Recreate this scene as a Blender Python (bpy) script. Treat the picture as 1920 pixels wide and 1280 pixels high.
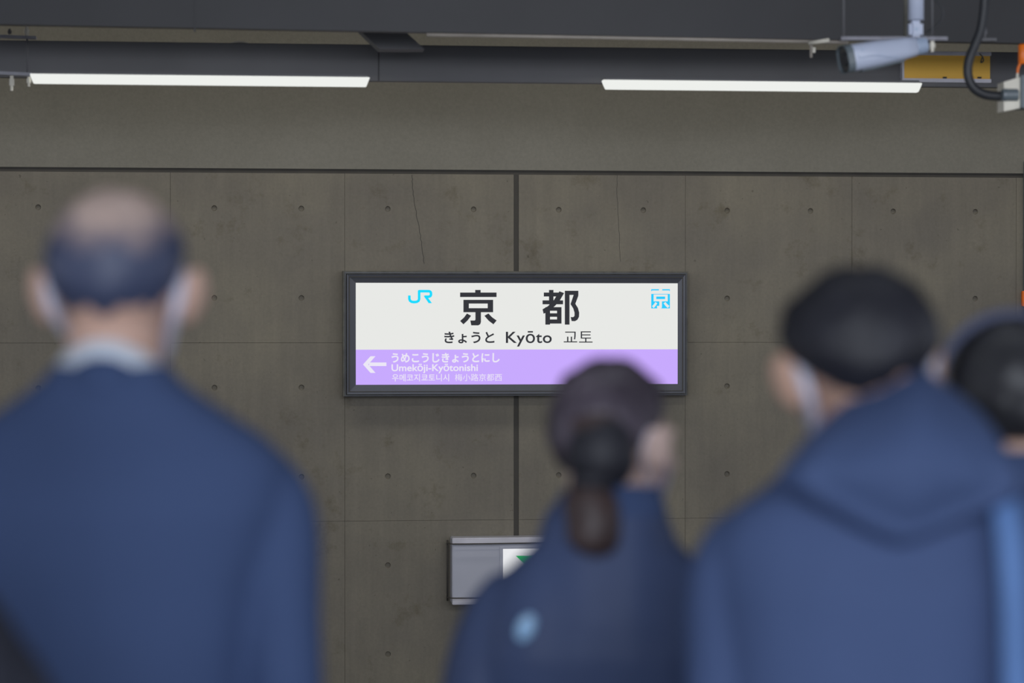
import bpy, bmesh, math, random
from mathutils import Vector, Matrix, Euler, noise
random.seed(7)
PI = math.pi
for o in list(bpy.data.objects): bpy.data.objects.remove(o, do_unlink=True)
SC = bpy.context.scene
COL = SC.collection

# ------------------------------------------------------------------ camera
CAMH, YAW, F = 1.55, math.radians(6), 85/36*1920
HOR = 600
PITCH = math.atan((640-HOR)/F)
cd = bpy.data.cameras.new('camera'); cam = bpy.data.objects.new('camera', cd); COL.objects.link(cam)
cd.lens = 85; cd.sensor_width = 36
cam.location = (0, 0, CAMH); cam.rotation_euler = (PI/2-PITCH, 0, -YAW)
SC.camera = cam
cd.dof.use_dof = True; cd.dof.focus_distance = 13.0; cd.dof.aperture_fstop = 2.2
cd.clip_end = 200
RM = Euler((PI/2-PITCH, 0, -YAW)).to_matrix()
CP = Vector((0, 0, CAMH))
def ray(px, py): return RM @ Vector(((px-960)/F, (640-py)/F, -1))
def atY(px, py, Y): d = ray(px, py); return CP + d*(Y/d.y)
def atD(px, py, D): return CP + ray(px, py)*D

# ------------------------------------------------------------------ world, lights, exposure
w = bpy.data.worlds.new('world'); SC.world = w; w.use_nodes = True
bg = w.node_tree.nodes['Background']; bg.inputs[0].default_value = (.80, .86, 1, 1); bg.inputs[1].default_value = .85
SC.view_settings.view_transform = 'Standard'; SC.view_settings.look = 'None'
SC.view_settings.exposure = 0; SC.view_settings.gamma = 1; SC.view_settings.use_curve_mapping = False
def area(name, loc, rot, sx, sy, power, col):
    l = bpy.data.lights.new(name, 'AREA'); l.shape = 'RECTANGLE'; l.size = sx; l.size_y = sy; l.energy = power; l.color = col
    o = bpy.data.objects.new(name, l); COL.objects.link(o); o.location = loc; o.rotation_euler = rot; return o
area('daylight_opening', (-.6, -4, 2.6), (math.radians(78), 0, 0), 7, 2.2, 230, (.84, .90, 1))     # open side of the station behind the viewer
area('platform_lamps', (0, 3.6, 3.7), (math.radians(50), 0, 0), 5, .3, 25, (.85, .92, 1))
area('beam_fill_light', (2.2, 5.2, 2.60), (math.radians(82), 0, 0), 5, .25, 50, (.92, .94, 1))  # unseen fill light, added to brighten the beams and the yellow board
area('track_lamps', (1, 11.3, 3.8), (math.radians(25), 0, 0), 10, .5, 44, (1, .96, .88))

# ------------------------------------------------------------------ materials
def s2l(c): c /= 255; return c/12.92 if c <= .04045 else ((c+.055)/1.055)**2.4
def rgb(*c): return tuple(s2l(x) for x in c)+(1,)
def mat(name, col, rough=.6, metal=0, var=.12, scale=8, bump=0, bscale=60, spec=.5, coat=0):
    m = bpy.data.materials.new(name); m.use_nodes = True; nt = m.node_tree; b = nt.nodes['Principled BSDF']
    b.inputs['Roughness'].default_value = rough; b.inputs['Metallic'].default_value = metal
    b.inputs['Specular IOR Level'].default_value = spec; b.inputs['Coat Weight'].default_value = coat
    tc = nt.nodes.new('ShaderNodeTexCoord'); n = nt.nodes.new('ShaderNodeTexNoise'); n.inputs['Scale'].default_value = scale; n.inputs['Detail'].default_value = 5
    nt.links.new(tc.outputs['Object'], n.inputs['Vector'])
    r = nt.nodes.new('ShaderNodeValToRGB'); r.color_ramp.elements[0].position = .3; r.color_ramp.elements[1].position = .7
    r.color_ramp.elements[0].color = tuple(x*(1-var) for x in col[:3])+(1,); r.color_ramp.elements[1].color = tuple(x*(1+var) for x in col[:3])+(1,)
    nt.links.new(n.outputs['Fac'], r.inputs['Fac']); nt.links.new(r.outputs[0], b.inputs['Base Color'])
    if bump:
        n2 = nt.nodes.new('ShaderNodeTexNoise'); n2.inputs['Scale'].default_value = bscale; nt.links.new(tc.outputs['Object'], n2.inputs['Vector'])
        bp = nt.nodes.new('ShaderNodeBump'); bp.inputs['Strength'].default_value = bump; bp.inputs['Distance'].default_value = .01
        nt.links.new(n2.outputs['Fac'], bp.inputs['Height']); nt.links.new(bp.outputs[0], b.inputs['Normal'])
    return m
def emis(name, col, strength=1):
    m = bpy.data.materials.new(name); m.use_nodes = True; nt = m.node_tree; nt.nodes.remove(nt.nodes['Principled BSDF'])
    e = nt.nodes.new('ShaderNodeEmission'); e.inputs[0].default_value = col; e.inputs[1].default_value = strength
    nt.links.new(e.outputs[0], nt.nodes['Material Output'].inputs[0]); return m
def concrete(name, c1, c2, streak=1.0):
    m = bpy.data.materials.new(name); m.use_nodes = True; nt = m.node_tree; N = nt.nodes; L = nt.links; b = N['Principled BSDF']
    b.inputs['Roughness'].default_value = .85; b.inputs['Specular IOR Level'].default_value = .25
    geo = N.new('ShaderNodeNewGeometry')                     # world position: the stains run on across the panel joints
    def nz(sc, det, vec=None, rough=.6):
        n = N.new('ShaderNodeTexNoise'); n.inputs['Scale'].default_value = sc; n.inputs['Detail'].default_value = det; n.inputs['Roughness'].default_value = rough
        L.new(vec or geo.outputs['Position'], n.inputs['Vector']); return n.outputs['Fac']
    mp = N.new('ShaderNodeMapping'); mp.inputs['Scale'].default_value = (9, 9, .7); L.new(geo.outputs['Position'], mp.inputs['Vector'])
    def ramp(f, p0, p1, a, z):
        r = N.new('ShaderNodeValToRGB'); e = r.color_ramp.elements; e[0].position = p0; e[1].position = p1; e[0].color = a; e[1].color = z; L.new(f, r.inputs['Fac']); return r.outputs[0]
    def mix(kind, f, a, c):
        x = N.new('ShaderNodeMix'); x.data_type = 'RGBA'; x.blend_type = kind; x.inputs[0].default_value = f; L.new(a, x.inputs[6]); L.new(c, x.inputs[7]); return x.outputs[2]
    base = ramp(nz(1.7, 6), .32, .68, c1, c2)
    g = lambda v: (v, v, v, 1)
    base = mix('MULTIPLY', streak*.28, base, ramp(nz(2.2, 6, mp.outputs[0], .7), .35, .65, g(.80), g(1.12)))
    base = mix('MULTIPLY', 1, base, ramp(nz(60, 4), .3, .7, g(.94), g(1.05)))
    if streak: base = mix('MULTIPLY', .7, base, ramp(nz(34, 2), .26, .30, g(.55), g(1)))
    if streak: base = mix('MULTIPLY', .8, base, ramp(nz(5.5, 7, None, .7), .30, .42, (.72, .69, .62, 1), g(1)))
    L.new(base, b.inputs['Base Color'])
    bp = N.new('ShaderNodeBump'); bp.inputs['Strength'].default_value = .25; bp.inputs['Distance'].default_value = .004
    L.new(nz(90, 4), bp.inputs['Height']); L.new(bp.outputs[0], b.inputs['Normal']); return m

M = dict(
 conc=concrete('cast_concrete', rgb(122, 117, 108), rgb(138, 132, 118)),
 plaster=concrete('smooth_concrete', rgb(131, 128, 118), rgb(138, 135, 125), 0),
 floor=concrete('platform_concrete', rgb(120, 120, 118), rgb(140, 140, 136)),
 seal=mat('joint_sealant', rgb(74, 71, 66), .8),
 steel=mat('dark_painted_steel', rgb(50, 50, 53), .55, 0, .10, 2.5),
 beamlow=mat('dark_grey_painted_steel', rgb(104, 104, 107), .6, 0, .10, 2.0),
 hanger=mat('grey_hanger_steel', rgb(150, 150, 158), .5, 0, .1, 20),
 galv=mat('galvanised_steel', rgb(120, 120, 128), .5, .4, .15, 30),
 pale=mat('cream_plastic', rgb(225, 220, 205), .5),
 conduit=mat('pale_conduit', rgb(170, 162, 152), .5),
 whitep=mat('white_camera_plastic', rgb(182, 191, 212), .35, 0, .03, 4),
 greyp=mat('grey_camera_cap', rgb(160, 176, 200), .35),
 blackp=mat('black_rubber', rgb(48, 50, 54), .5),
 glass=mat('dark_camera_glass', rgb(62, 64, 66), .15),
 yellow=mat('yellow_ochre_board', rgb(255, 200, 82), .6, 0, .05, 3),
 board=mat('white_board_frame', rgb(215, 213, 222), .5),
 orange=mat('orange_plastic', rgb(240, 120, 30), .4),
 gland=mat('grey_gland', rgb(100, 110, 116), .4),
 frame=mat('black_sign_frame', rgb(72, 74, 82), .4, .2, .04),
 casing=mat('weathered_sign_casing', rgb(96, 95, 88), .7, 0, .3, 20),
 cab=mat('white_enamel_cabinet', rgb(190, 192, 205), .35, 0, .04, 3),
 tube=emis('led_diffuser', rgb(238, 240, 236)),
 face=emis('backlit_white', rgb(232, 233, 230)),
 purple=emis('backlit_purple', rgb(200, 170, 254)),
 ptext=emis('backlit_pale_lettering', rgb(235, 230, 246)),
 ink=emis('dark_translucent_ink', rgb(54, 55, 60)), cyan=emis('backlit_cyan', rgb(28, 220, 255)), cyan2=emis('backlit_sky_blue', rgb(45, 205, 255)),
 exitw=emis('exit_light_white', rgb(232, 233, 236)), green=emis('exit_light_green', rgb(35, 185, 90)),
 skin=mat('skin', rgb(222, 182, 162), .5, 0, .06, 12), skin2=mat('warm_skin', rgb(212, 172, 150), .5, 0, .06, 12),
 skinf=mat('fair_skin', rgb(226, 196, 184), .5, 0, .04, 12),
 mask=mat('white_mask_cloth', rgb(232, 232, 250), .8), shirt=mat('pale_blue_shirt', rgb(236, 244, 255), .7, 0, .04),
 suit=mat('navy_suit_wool', rgb(74, 92, 132), .8, 0, .06, 3, .1, 300, .2),
 coat=mat('navy_coat', rgb(79, 97, 138), .75, 0, .08, 3, .1, 200, .25),
 nylon=mat('navy_nylon', rgb(72, 86, 122), .55, 0, .20, 4, .1, 30, .3),
 darkc=mat('black_wool_coat', rgb(48, 50, 62), .8), dtrou=mat('charcoal_trousers', rgb(45, 47, 55), .8), shoe=mat('black_leather', rgb(25, 25, 27), .35),
 hair_b=mat('black_hair', rgb(40, 40, 48), .5, 0, .3, 14, .3, 120), hair_br=mat('dark_brown_hair', rgb(82, 73, 84), .33, 0, .35, 16, .4, 90),
 hair_t=mat('brown_hair_tail', rgb(72, 56, 54), .45, 0, .2, 20), hair_g=mat('dark_hair_with_sheen', rgb(54, 54, 58), .4, 0, .3, 14),
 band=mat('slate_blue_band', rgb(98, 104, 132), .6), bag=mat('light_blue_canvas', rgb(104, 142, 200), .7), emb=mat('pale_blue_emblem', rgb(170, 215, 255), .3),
 rail=mat('rail_steel', rgb(90, 80, 72), .4, .8), eye=mat('eye', rgb(235, 232, 228), .2), iris=mat('dark_iris', rgb(30, 22, 18), .2), lip=mat('lips', rgb(170, 105, 98), .4),
)

# ------------------------------------------------------------------ mesh helpers
def put(o, parent=None):
    COL.objects.link(o)
    if parent: o.parent = parent; 
    return o
def obj(name, bm, m, parent=None, smooth=False):
    me = bpy.data.meshes.new(name); bmesh.ops.recalc_face_normals(bm, faces=bm.faces); bm.to_mesh(me); bm.free()
    if m: me.materials.append(m)
    if smooth:
        for p in me.polygons: p.use_smooth = True
    return put(bpy.data.objects.new(name, me), parent)
def tag(o, label=None, cat=None, group=None, kind=None):
    for k, v in (('label', label), ('category', cat), ('group', group), ('kind', kind)):
        if v: o[k] = v
    return o
def empty(name, loc=(0, 0, 0), rz=0):
    o = bpy.data.objects.new(name, None); COL.objects.link(o); o.location = loc; o.rotation_euler.z = rz; o.empty_display_size = .1; return o
def box(bm, x0, x1, y0, y1, z0, z1, bev=0):
    r = bmesh.ops.create_cube(bm, size=1); vs = r['verts']
    for v in vs: v.co = Vector(((x0+x1)/2+v.co.x*(x1-x0), (y0+y1)/2+v.co.y*(y1-y0), (z0+z1)/2+v.co.z*(z1-z0)))
    if bev:
        es = list({e for v in vs for e in v.link_edges}); bmesh.ops.bevel(bm, geom=es, offset=bev, segments=2, affect='EDGES')
    return bm
def B(*a, **k): return box(bmesh.new(), *a, **k)
def rings(bm, rs, cap=True):
    L = [[bm.verts.new(p) for p in r] for r in rs]
    for a, b in zip(L, L[1:]):
        n = len(a)
        for i in range(n): bm.faces.new((a[i], a[(i+1) % n], b[(i+1) % n], b[i]))
    if cap: bm.faces.new(L[0]); bm.faces.new(L[-1])
    return bm
def tube(bm, pts, r, n=10, flat=1.0):
    pts = [Vector(p) for p in pts]; R = r if isinstance(r, (list, tuple)) else [r]*len(pts); rs = []; u = None
    for i, p in enumerate(pts):
        t = (pts[min(i+1, len(pts)-1)]-pts[max(i-1, 0)]).normalized()
        if u is None: u = t.orthogonal().normalized()
        u = (u-t*u.dot(t)).normalized(); v = t.cross(u)
        rs.append([p+(u*math.cos(2*PI*k/n)+v*math.sin(2*PI*k/n)*flat)*R[i] for k in range(n)])
    return rings(bm, rs)
def T(*a, **k): return tube(bmesh.new(), *a, **k)
def caps(bm, a, b, ra, rb, n=14):
    a, b = Vector(a), Vector(b); t = (b-a).normalized(); pts = []; R = []
    for k in range(5): th = PI/2*k/5+.12; pts.append(a-t*ra*math.cos(th)); R.append(ra*math.sin(th))
    pts += [a, b]; R += [ra, rb]
    for k in range(5): th = PI/2*(5-k-1)/5+.12; pts.append(b+t*rb*math.cos(th)); R.append(rb*math.sin(th))
    return tube(bm, pts, R, n)
def ell(bm, c, r, rot=(0, 0, 0), n=20):
    q = bmesh.ops.create_uvsphere(bm, u_segments=n, v_segments=n//2+2, radius=1)
    m = Matrix.Translation(c) @ Euler(rot).to_matrix().to_4x4() @ Matrix.Diagonal((*r, 1))
    bmesh.ops.transform(bm, matrix=m, verts=q['verts']); return bm
def bez(pts, n=12):                      # catmull-rom through points
    pts = [Vector(p) for p in pts]; P = [pts[0]]+pts+[pts[-1]]; out = []
    for i in range(1, len(P)-2):
        for k in range(n):
            t = k/n; a, b, c, d = P[i-1:i+3]
            out.append(.5*((2*b)+(c-a)*t+(2*a-5*b+4*c-d)*t*t+(3*b-a-3*c+d)*t**3))
    return out+[pts[-1]]
def fuse(name, bm, m, parent, voxel=.006, smooth=6, fn=None):     # closed pieces -> one continuous surface
    o = obj(name, bm, m, None)
    md = o.modifiers.new('r', 'REMESH'); md.mode = 'VOXEL'; md.voxel_size = voxel
    if smooth: s = o.modifiers.new('s', 'SMOOTH'); s.factor = .5; s.iterations = smooth
    dg = bpy.context.evaluated_depsgraph_get(); me = bpy.data.meshes.new_from_object(o.evaluated_get(dg)); me.name = name
    o.modifiers.clear(); old = o.data; o.data = me; bpy.data.meshes.remove(old)
    me.materials.clear(); me.materials.append(m)
    if fn:
        for v in me.vertices: v.co = fn(v.co.copy())
    for p in me.polygons: p.use_smooth = True
    if parent: o.parent = parent
    return o

# ================================================================== SETTING
WY = 13.0                                     # face of the cast concrete wall
X0, X1 = -12.0, 12.0
jx = atY(968, 420, WY).x                      # the wide sealed joint
ztop = atY(960, 327, WY).z
zg = atY(960, 319, WY).z
CW, CH = .463, .479
wall = tag(obj('wall_back', B(X0, X1, WY+.02, WY+.3, -1.2, 4.0), M['conc']), kind='structure')
wall['label'] = 'cast concrete wall across the track'
up = tag(obj('wall_upper', B(X0, X1, WY-.006, WY+.02, zg, 4.0), M['plaster']), 'smooth upper band of concrete wall above panel joint', kind='structure')
row0 = atY(960, 642, WY).z                    # horizontal form joint
def panel(w0, w1, h0, h1, holes_x, holes_z):  # a cast panel with round tie holes, origin at its lower left
    bm = bmesh.new(); D = .02
    xs = [w0]+[(a+b)/2 for a, b in zip(holes_x, holes_x[1:])]+[w1]; zs = [h0]+[(a+b)/2 for a, b in zip(holes_z, holes_z[1:])]+[h1]
    n = 16; R = .0155
    for i, hx in enumerate(holes_x):
        for j, hz in enumerate(holes_z):
            a0, a1, b0, b1 = xs[i], xs[i+1], zs[j], zs[j+1]; out = []; ci = []; cm = []; cb = []
            for k in range(n):
                th = 2*PI*(k+.5)/n; c, s = math.cos(th), math.sin(th); tx = ((a1-hx) if c > 0 else (a0-hx))/c; tz = ((b1-hz) if s > 0 else (b0-hz))/s; t = min(tx, tz)
                out.append((hx+c*t, 0, hz+s*t)); ci.append((hx+c*R, 0, hz+s*R)); cm.append((hx+c*R*.72, .013, hz+s*R*.72)); cb.append((hx+c*R*.5, .0135, hz+s*R*.5))
            V = [[bm.verts.new(p) for p in q] for q in (out, ci, cm, cb)]
            for p, q in zip(V, V[1:]):
                for k in range(n): bm.faces.new((p[k], p[(k+1) % n], q[(k+1) % n], q[k]))
            bm.faces.new(V[3])
            for cx, cz in ((a0, b0), (a1, b0), (a1, b1), (a0, b1)):
                best = sorted(range(n), key=lambda k: (Vector(out[k])-Vector((cx, 0, cz))).length)[:2]
                k0, k1 = sorted(best)
                if k1-k0 == n-1: k0, k1 = k1, k0
                bm.faces.new((V[0][k0], V[0][k1], bm.verts.new((cx, 0, cz))))
    c = .0005                                  # chamfered rim back to the base slab
    for (p, q) in (((w0, h0), (w1, h0)), ((w1, h0), (w1, h1)), ((w1, h1), (w0, h1)), ((w0, h1), (w0, h0))):
        def off(u): return (u[0]+(-c if u[0] == w0 else c), u[1]+(-c if u[1] == h0 else c))
        P, Q = off(p), off(q)
        bm.faces.new([bm.verts.new(v) for v in ((p[0], 0, p[1]), (q[0], 0, q[1]), (Q[0], .002, Q[1]), (P[0], .002, P[1]))])
        bm.faces.new([bm.verts.new(v) for v in ((P[0], .002, P[1]), (Q[0], .002, Q[1]), (Q[0], D, Q[1]), (P[0], D, P[1]))])
    me = bpy.data.meshes.new('concrete_panel'); bm.normal_update(); bm.to_mesh(me); bm.free(); me.materials.append(M['conc']); return me
g = .0009
tall = ztop-row0
rowsdef = [(row0, tall, [CH/2, 1.5*CH])]+[(row0-k*2*CH, 2*CH, [CH/2, 1.5*CH]) for k in (1, 2, 3)]
jw = .014
cache = {}
for (z0, hh, hz) in rowsdef:
    for i in range(-14, 14):
        x0 = jx+i*2*CW; left = jw if i == 0 else g; right = 2*CW-(jw if i == -1 else g)
        if x0 < X0-.5 or x0 > X1-.3: continue
        key = (round(hh, 3), i == 0, i == -1)
        if key not in cache: cache[key] = panel(left, right, g, hh-g, [CW/2, 1.5*CW], hz)
        p = put(bpy.data.objects.new('concrete_panel', cache[key]), wall); p.location = (x0, WY, z0)
obj('sealant', B(jx-jw, jx+jw, WY+.006, WY+.02, -1.2, ztop), M['seal'], wall)
obj('sealant', B(X0, X1, WY+.008, WY+.02, ztop, zg), M['seal'], wall)
for pts in ([(773, 328), (774, 352), (779, 390), (786, 430), (792, 465), (796, 500)], [(1157, 328), (1158, 380), (1161, 440), (1163, 500)]):   # hairline cracks
    bm = bmesh.new(); P = []
    for a, b in zip(pts, pts[1:]):
        for k in range(6): P.append((a[0]+(b[0]-a[0])*k/6+random.uniform(-1.2, 1.2), a[1]+(b[1]-a[1])*k/6))
    P = [atY(x, y, WY-.0006) for x, y in P]; wd = .0016 if pts[0][0] < 1000 else .0010
    vs = [(bm.verts.new(p-Vector((wd, 0, 0))), bm.verts.new(p+Vector((wd, 0, 0)))) for p in P]
    for a, b in zip(vs, vs[1:]): bm.faces.new((a[0], a[1], b[1], b[0]))
    obj('crack', bm, M['seal'], wall)
PE = 8.2
tag(obj('floor', B(X0, X1, -6, PE, -.3, 0), M['floor']), kind='structure', label='concrete platform floor')
tag(obj('floor_track_bed', B(X0, X1, PE, WY+.3, -1.3, -1.2), M['floor']), kind='structure', label='concrete track bed')
tag(obj('platform_edge_wall', B(X0, X1, PE-.2, PE, -1.2, -.3), M['floor']), kind='structure', label='platform edge below floor')
tag(obj('ceiling', B(X0, X1, -1.5, WY+.3, 4.0, 4.2), M['steel']), kind='structure', label='dark ceiling deck above the beams')
for i, y in enumerate((9.9, 10.97)):
    tag(obj('rail', B(X0, X1, y-.035, y+.035, -1.2, -1.05, bev=.008), M['rail']), ['steel rail of the track nearer the platform edge', 'steel rail of the track nearer the concrete wall'][i], 'rail', 'track rails')

# ------------------------------------------------------------------ overhead beams
UY, LY = 9.6, 10.75
def zat(y, Y, x=960): return atY(x, y, Y).z
def ibeam(name, Y, zb, zt, m, depth=.14):
    bm = bmesh.new(); box(bm, X0, X1, Y-.004+.03, Y+.03+.008, zb+.008, zt-.008); box(bm, X0, X1, Y, Y+depth, zb, zb+.010); box(bm, X0, X1, Y, Y+depth, zt-.010, zt)
    return obj(name, bm, m)
Lp_, Rp_ = atY(0, 45.5, UY), atY(1920, 81, UY); slp = (Rp_.z-Lp_.z)/(Rp_.x-Lp_.x)
zL, zR = Lp_.z+slp*(X0-Lp_.x), Lp_.z+slp*(X1-Lp_.x)
ubm = rings(bmesh.new(), [[(X0, UY, zL), (X0, UY+.05, zL), (X0, UY+.05, 4), (X0, UY, 4)], [(X1, UY, zR), (X1, UY+.05, zR), (X1, UY+.05, 4), (X1, UY, 4)]])
ub = tag(obj('overhead_beam', ubm, M['steel']), 'deep dark blue-grey overhead beam along the top of the picture', 'beam')
lb = tag(obj('overhead_beam', B(X0, X1, LY, LY+.06, zat(154, LY), zat(86.5, LY), bev=.004), M['beamlow']), 'shallow dark grey beam just behind the lit tubes', 'beam')
for x in (710,):
    p = atY(x, 155, LY)
    obj('splice_line', B(p.x-.003, p.x+.003, LY-.003, LY, zat(154, LY), zat(89, LY)), M['steel'], lb)
for x in (365,):
    p = atY(x, 60, UY); obj('splice_line', B(p.x-.003, p.x+.003, UY-.003, UY, zat(60 if x < 1000 else 70, UY, x), 3.99), M['steel'], ub)
# diagonal tie between the two beams
bm = bmesh.new(); TT = [atY(x, y, 10.2) for x, y in ((668, 50), (750, 50), (796, 92), (712, 92))]
rings(bm, [TT, [p+Vector((0, .12, 0)) for p in TT]])
tag(obj('beam_tie', bm, M['beamlow']), 'slanting dark tie plate joining the two overhead beams', 'beam')
# cable lump on the lower beam
bm = bmesh.new(); a = atY(428, 82, LY-.0); b = atY(470, 83, LY)
ell(bm, ((a.x+b.x)/2, LY+.05, a.z+.0), ((b.x-a.x)/2, .03, .018)); tag(obj('cable_clip', bm, M['blackp'], smooth=True), 'low black cable clip on top of the shallow beam', 'clip')
# pale conduit under the deep beam
pc = T([atY(800, 65, UY+.02), atY(1050, 69, UY+.02), atY(1300, 73.5, UY+.02), atY(1590, 79, UY+.02)], .008, 10)
pcond = tag(obj('conduit', pc, M['conduit'], smooth=True), 'thin pale conduit under the deep overhead beam with cream clamp at its end', 'conduit')

# ------------------------------------------------------------------ LED bars
TY = 10.5
def led(xl, xr, label):
    a, b = atY(xl, 0, TY).x, atY(xr, 0, TY).x; zc = zat(156.2, TY, 890) ; h = .040
    root = empty('led_tube_light', ((a+b)/2, TY, zc)); hl = (b-a)/2
    def prof(x, s): return [(x, -.022*s, .020), (x, .022*s, .020), (x, .024*s, .0), (x, .014*s, -.020), (x, -.014*s, -.020), (x, -.024*s, .0)]
    bm = bmesh.new(); rs = []
    for x, s, zt in ((-hl, .85, 0), (-hl+.004, 1, 0), (hl-.004, 1, 0), (hl, .85, 0)):
        r = prof(x, s); sg = 1 if x > 0 else -1
        if abs(x) > hl-.02: r = [(p[0]-(sg*.014*(.02-p[2])/.04), p[1], p[2]*(.9 if s < 1 else 1)) for p in r]
        rs.append(r)
    rings(bm, rs); obj('diffuser', bm, M['tube'], root)
    obj('housing', B(-hl+.01, hl-.01, -.018, .03, .020, .032, bev=.003), M['beamlow'], root)
    for sx in (-hl*.6, hl*.6): obj('mounting_clip', B(sx-.02, sx+.02, .02, LY-TY+.01, .004, .016), M['galv'], root)
    l = bpy.data.lights.new('lamp', 'AREA'); l.shape = 'RECTANGLE'; l.size = hl*1.95; l.size_y = .03; l.energy = 5; l.color = (1, .96, .86)
    o = bpy.data.objects.new('lamp', l); COL.objects.link(o); o.parent = root; o.location = (0, .012, -.024); o.rotation_euler = (math.radians(20), 0, 0)
    return tag(root, label, 'light', 'LED tube lights under the beam')
led(56, 693, 'glowing LED tube light on the left, above the balding man in navy')
led(1129, 1727, 'glowing LED tube light right, ending under the surveillance camera')

# ------------------------------------------------------------------ station sign
SY = 12.90
def S(px, py): p = atY(px, py, SY); return p.x, p.z
sx0, sz1 = S(667, 530); sx1, sz0 = S(1270.5, 719.5); zm = S(960, 655)[1]
ox0, oz1 = S(650, 514); ox1, oz0 = S(1284, 737)
sign = empty('station_sign', ((sx0+sx1)/2, WY, oz0)); SO = Vector(sign.location)
tag(sign, 'backlit station name sign for Kyoto, white over purple, in black frame', 'sign')
def sobj(name, bm, m, parent=None, smooth=False):
    bmesh.ops.translate(bm, vec=-SO, verts=bm.verts); return obj(name, bm, m, parent or sign, smooth)
def frame_bm(x0, x1, z0, z1, X0_, X1_, Z0, Z1, yf, yb, yin=None):
    bm = bmesh.new(); yin = yf if yin is None else yin
    rings(bm, [[(x0, yb, z0), (x1, yb, z0), (x1, yb, z1), (x0, yb, z1)], [(x0, yin, z0), (x1, yin, z0), (x1, yin, z1), (x0, yin, z1)],
               [(X0_, yf, Z0), (X1_, yf, Z0), (X1_, yf, Z1), (X0_, yf, Z1)], [(X0_, yb, Z0), (X1_, yb, Z0), (X1_, yb, Z1), (X0_, yb, Z1)]], cap=False); return bm
cx0, cz1 = S(643, 507.5); cx1, cz0 = S(1290.5, 741)
sobj('casing', frame_bm(ox0-.002, ox1+.002, oz0-.002, oz1+.002, cx0, cx1, cz0, cz1, SY+.01, WY), M['casing'])
sobj('casing_lip', frame_bm(ox0-.010, ox1+.010, oz0-.010, oz1+.010, ox0-.006, ox1+.006, oz0-.006, oz1+.006, SY+.004, SY+.012), M['frame'])
sobj('frame', frame_bm(sx0, sx1, sz0, sz1, ox0, ox1, oz0, oz1, SY-.012, WY-.01, SY-.004), M['frame'])
sobj('inner_rim', frame_bm(ox0+.012, ox1-.012, oz0+.012, oz1-.012, ox0+.016, ox1-.016, oz0+.016, oz1-.016, SY-.014, SY-.006), M['seal'])
sobj('back_box', B(ox0, ox1, SY+.02, WY, oz0, oz1), M['frame'])
fw = sobj('white_panel', B(sx0-.005, sx1+.005, SY, SY+.006, zm, sz1+.005), M['face'])
fp = sobj('purple_panel', B(sx0-.005, sx1+.005, SY, SY+.006, sz0-.005, zm), M['purple'])
def poly(bm, pts, y=SY-.0012):
    vs = [bm.verts.new((*[S(*p)[0]], y, S(*p)[1])) for p in pts]; f = bm.faces.new(vs)
    r = bmesh.ops.extrude_face_region(bm, geom=[f]); bmesh.ops.translate(bm, vec=(0, .0010, 0), verts=[v for v in r['geom'] if isinstance(v, bmesh.types.BMVert)])
def rc(bm, x0, x1, y0, y1): poly(bm, [(x0, y0), (x1, y0), (x1, y1), (x0, y1)])
def z1(p): return (640+p[0]/5.12, 500+p[1]/5.12)
def z2(p): return (960+p[0]/5.12, 500+p[1]/5.12)
def kyo(bm, f):
    R = lambda a, b, c, d: poly(bm, [f((a, c)), f((b, c)), f((b, d)), f((a, d))])
    R(1285, 1337, 222, 250); R(1140, 1490, 247, 290); R(1172, 1457, 317, 353); R(1172, 1457, 397, 436); R(1172, 1224, 353, 397); R(1405, 1457, 353, 397)
    poly(bm, [f(p) for p in ((1287, 436), (1340, 436), (1340, 530), (1334, 550), (1315, 562), (1247, 562), (1238, 515), (1280, 515), (1287, 508))])
    poly(bm, [f(p) for p in ((1140, 520), (1172, 552), (1212, 515), (1246, 470), (1206, 448), (1178, 486))])
    poly(bm, [f(p) for p in ((1373, 470), (1412, 448), (1448, 485), (1491, 515), (1460, 552), (1415, 518))])
bm = bmesh.new(); kyo(bm, z1); sobj('lettering', bm, M['ink'])
bm = bmesh.new()
for r in ((355, 398, 222, 362), (305, 470, 247, 285), (293, 490, 322, 360), (320, 475, 387, 422), (365, 432, 446, 480), (320, 475, 505, 545), (320, 365, 422, 505), (432, 475, 422, 505), (320, 365, 545, 555), (507, 552, 230, 555), (552, 637, 230, 270)):
    R = r; poly(bm, [z2((R[0], R[2])), z2((R[1], R[2])), z2((R[1], R[3])), z2((R[0], R[3]))])
poly(bm, [z2(p) for p in ((455, 235), (500, 252), (455, 330), (410, 378), (365, 412), (330, 440), (303, 450), (293, 408), (345, 378), (400, 322))])
poly(bm, [z2(p) for p in ((592, 268), (637, 262), (636, 280), (608, 355), (633, 395), (645, 440), (643, 480), (628, 508), (604, 522), (572, 521), (563, 482), (588, 483), (600, 470), (600, 440), (588, 400), (562, 358))])
sobj('lettering', bm, M['ink'])
def ribbon(bm, pts, wpx):
    for a, b in zip(pts, pts[1:]):
        dx, dy = b[0]-a[0], b[1]-a[1]; l = math.hypot(dx, dy); nx, ny = -dy/l*wpx/2, dx/l*wpx/2
        poly(bm, [(a[0]+nx, a[1]+ny), (b[0]+nx, b[1]+ny), (b[0]-nx, b[1]-ny), (a[0]-nx, a[1]-ny)])
    for a in pts[1:-1]: poly(bm, [(a[0]+math.cos(k*PI/5)*wpx/2, a[1]+math.sin(k*PI/5)*wpx/2) for k in range(10)])
bm = bmesh.new()
ribbon(bm, [z1(p) for p in ((653, 275), (653, 308), (660, 326), (675, 336), (700, 339), (725, 336), (741, 326), (747, 308), (747, 234), (840, 234), (853, 238), (860, 248), (861, 266), (856, 280), (842, 287), (800, 287))], 25/5.12)
poly(bm, [z1(p) for p in ((790, 278), (818, 278), (870, 349), (838, 349))])
sobj('railway_emblem', bm, M['cyan'])
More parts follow.
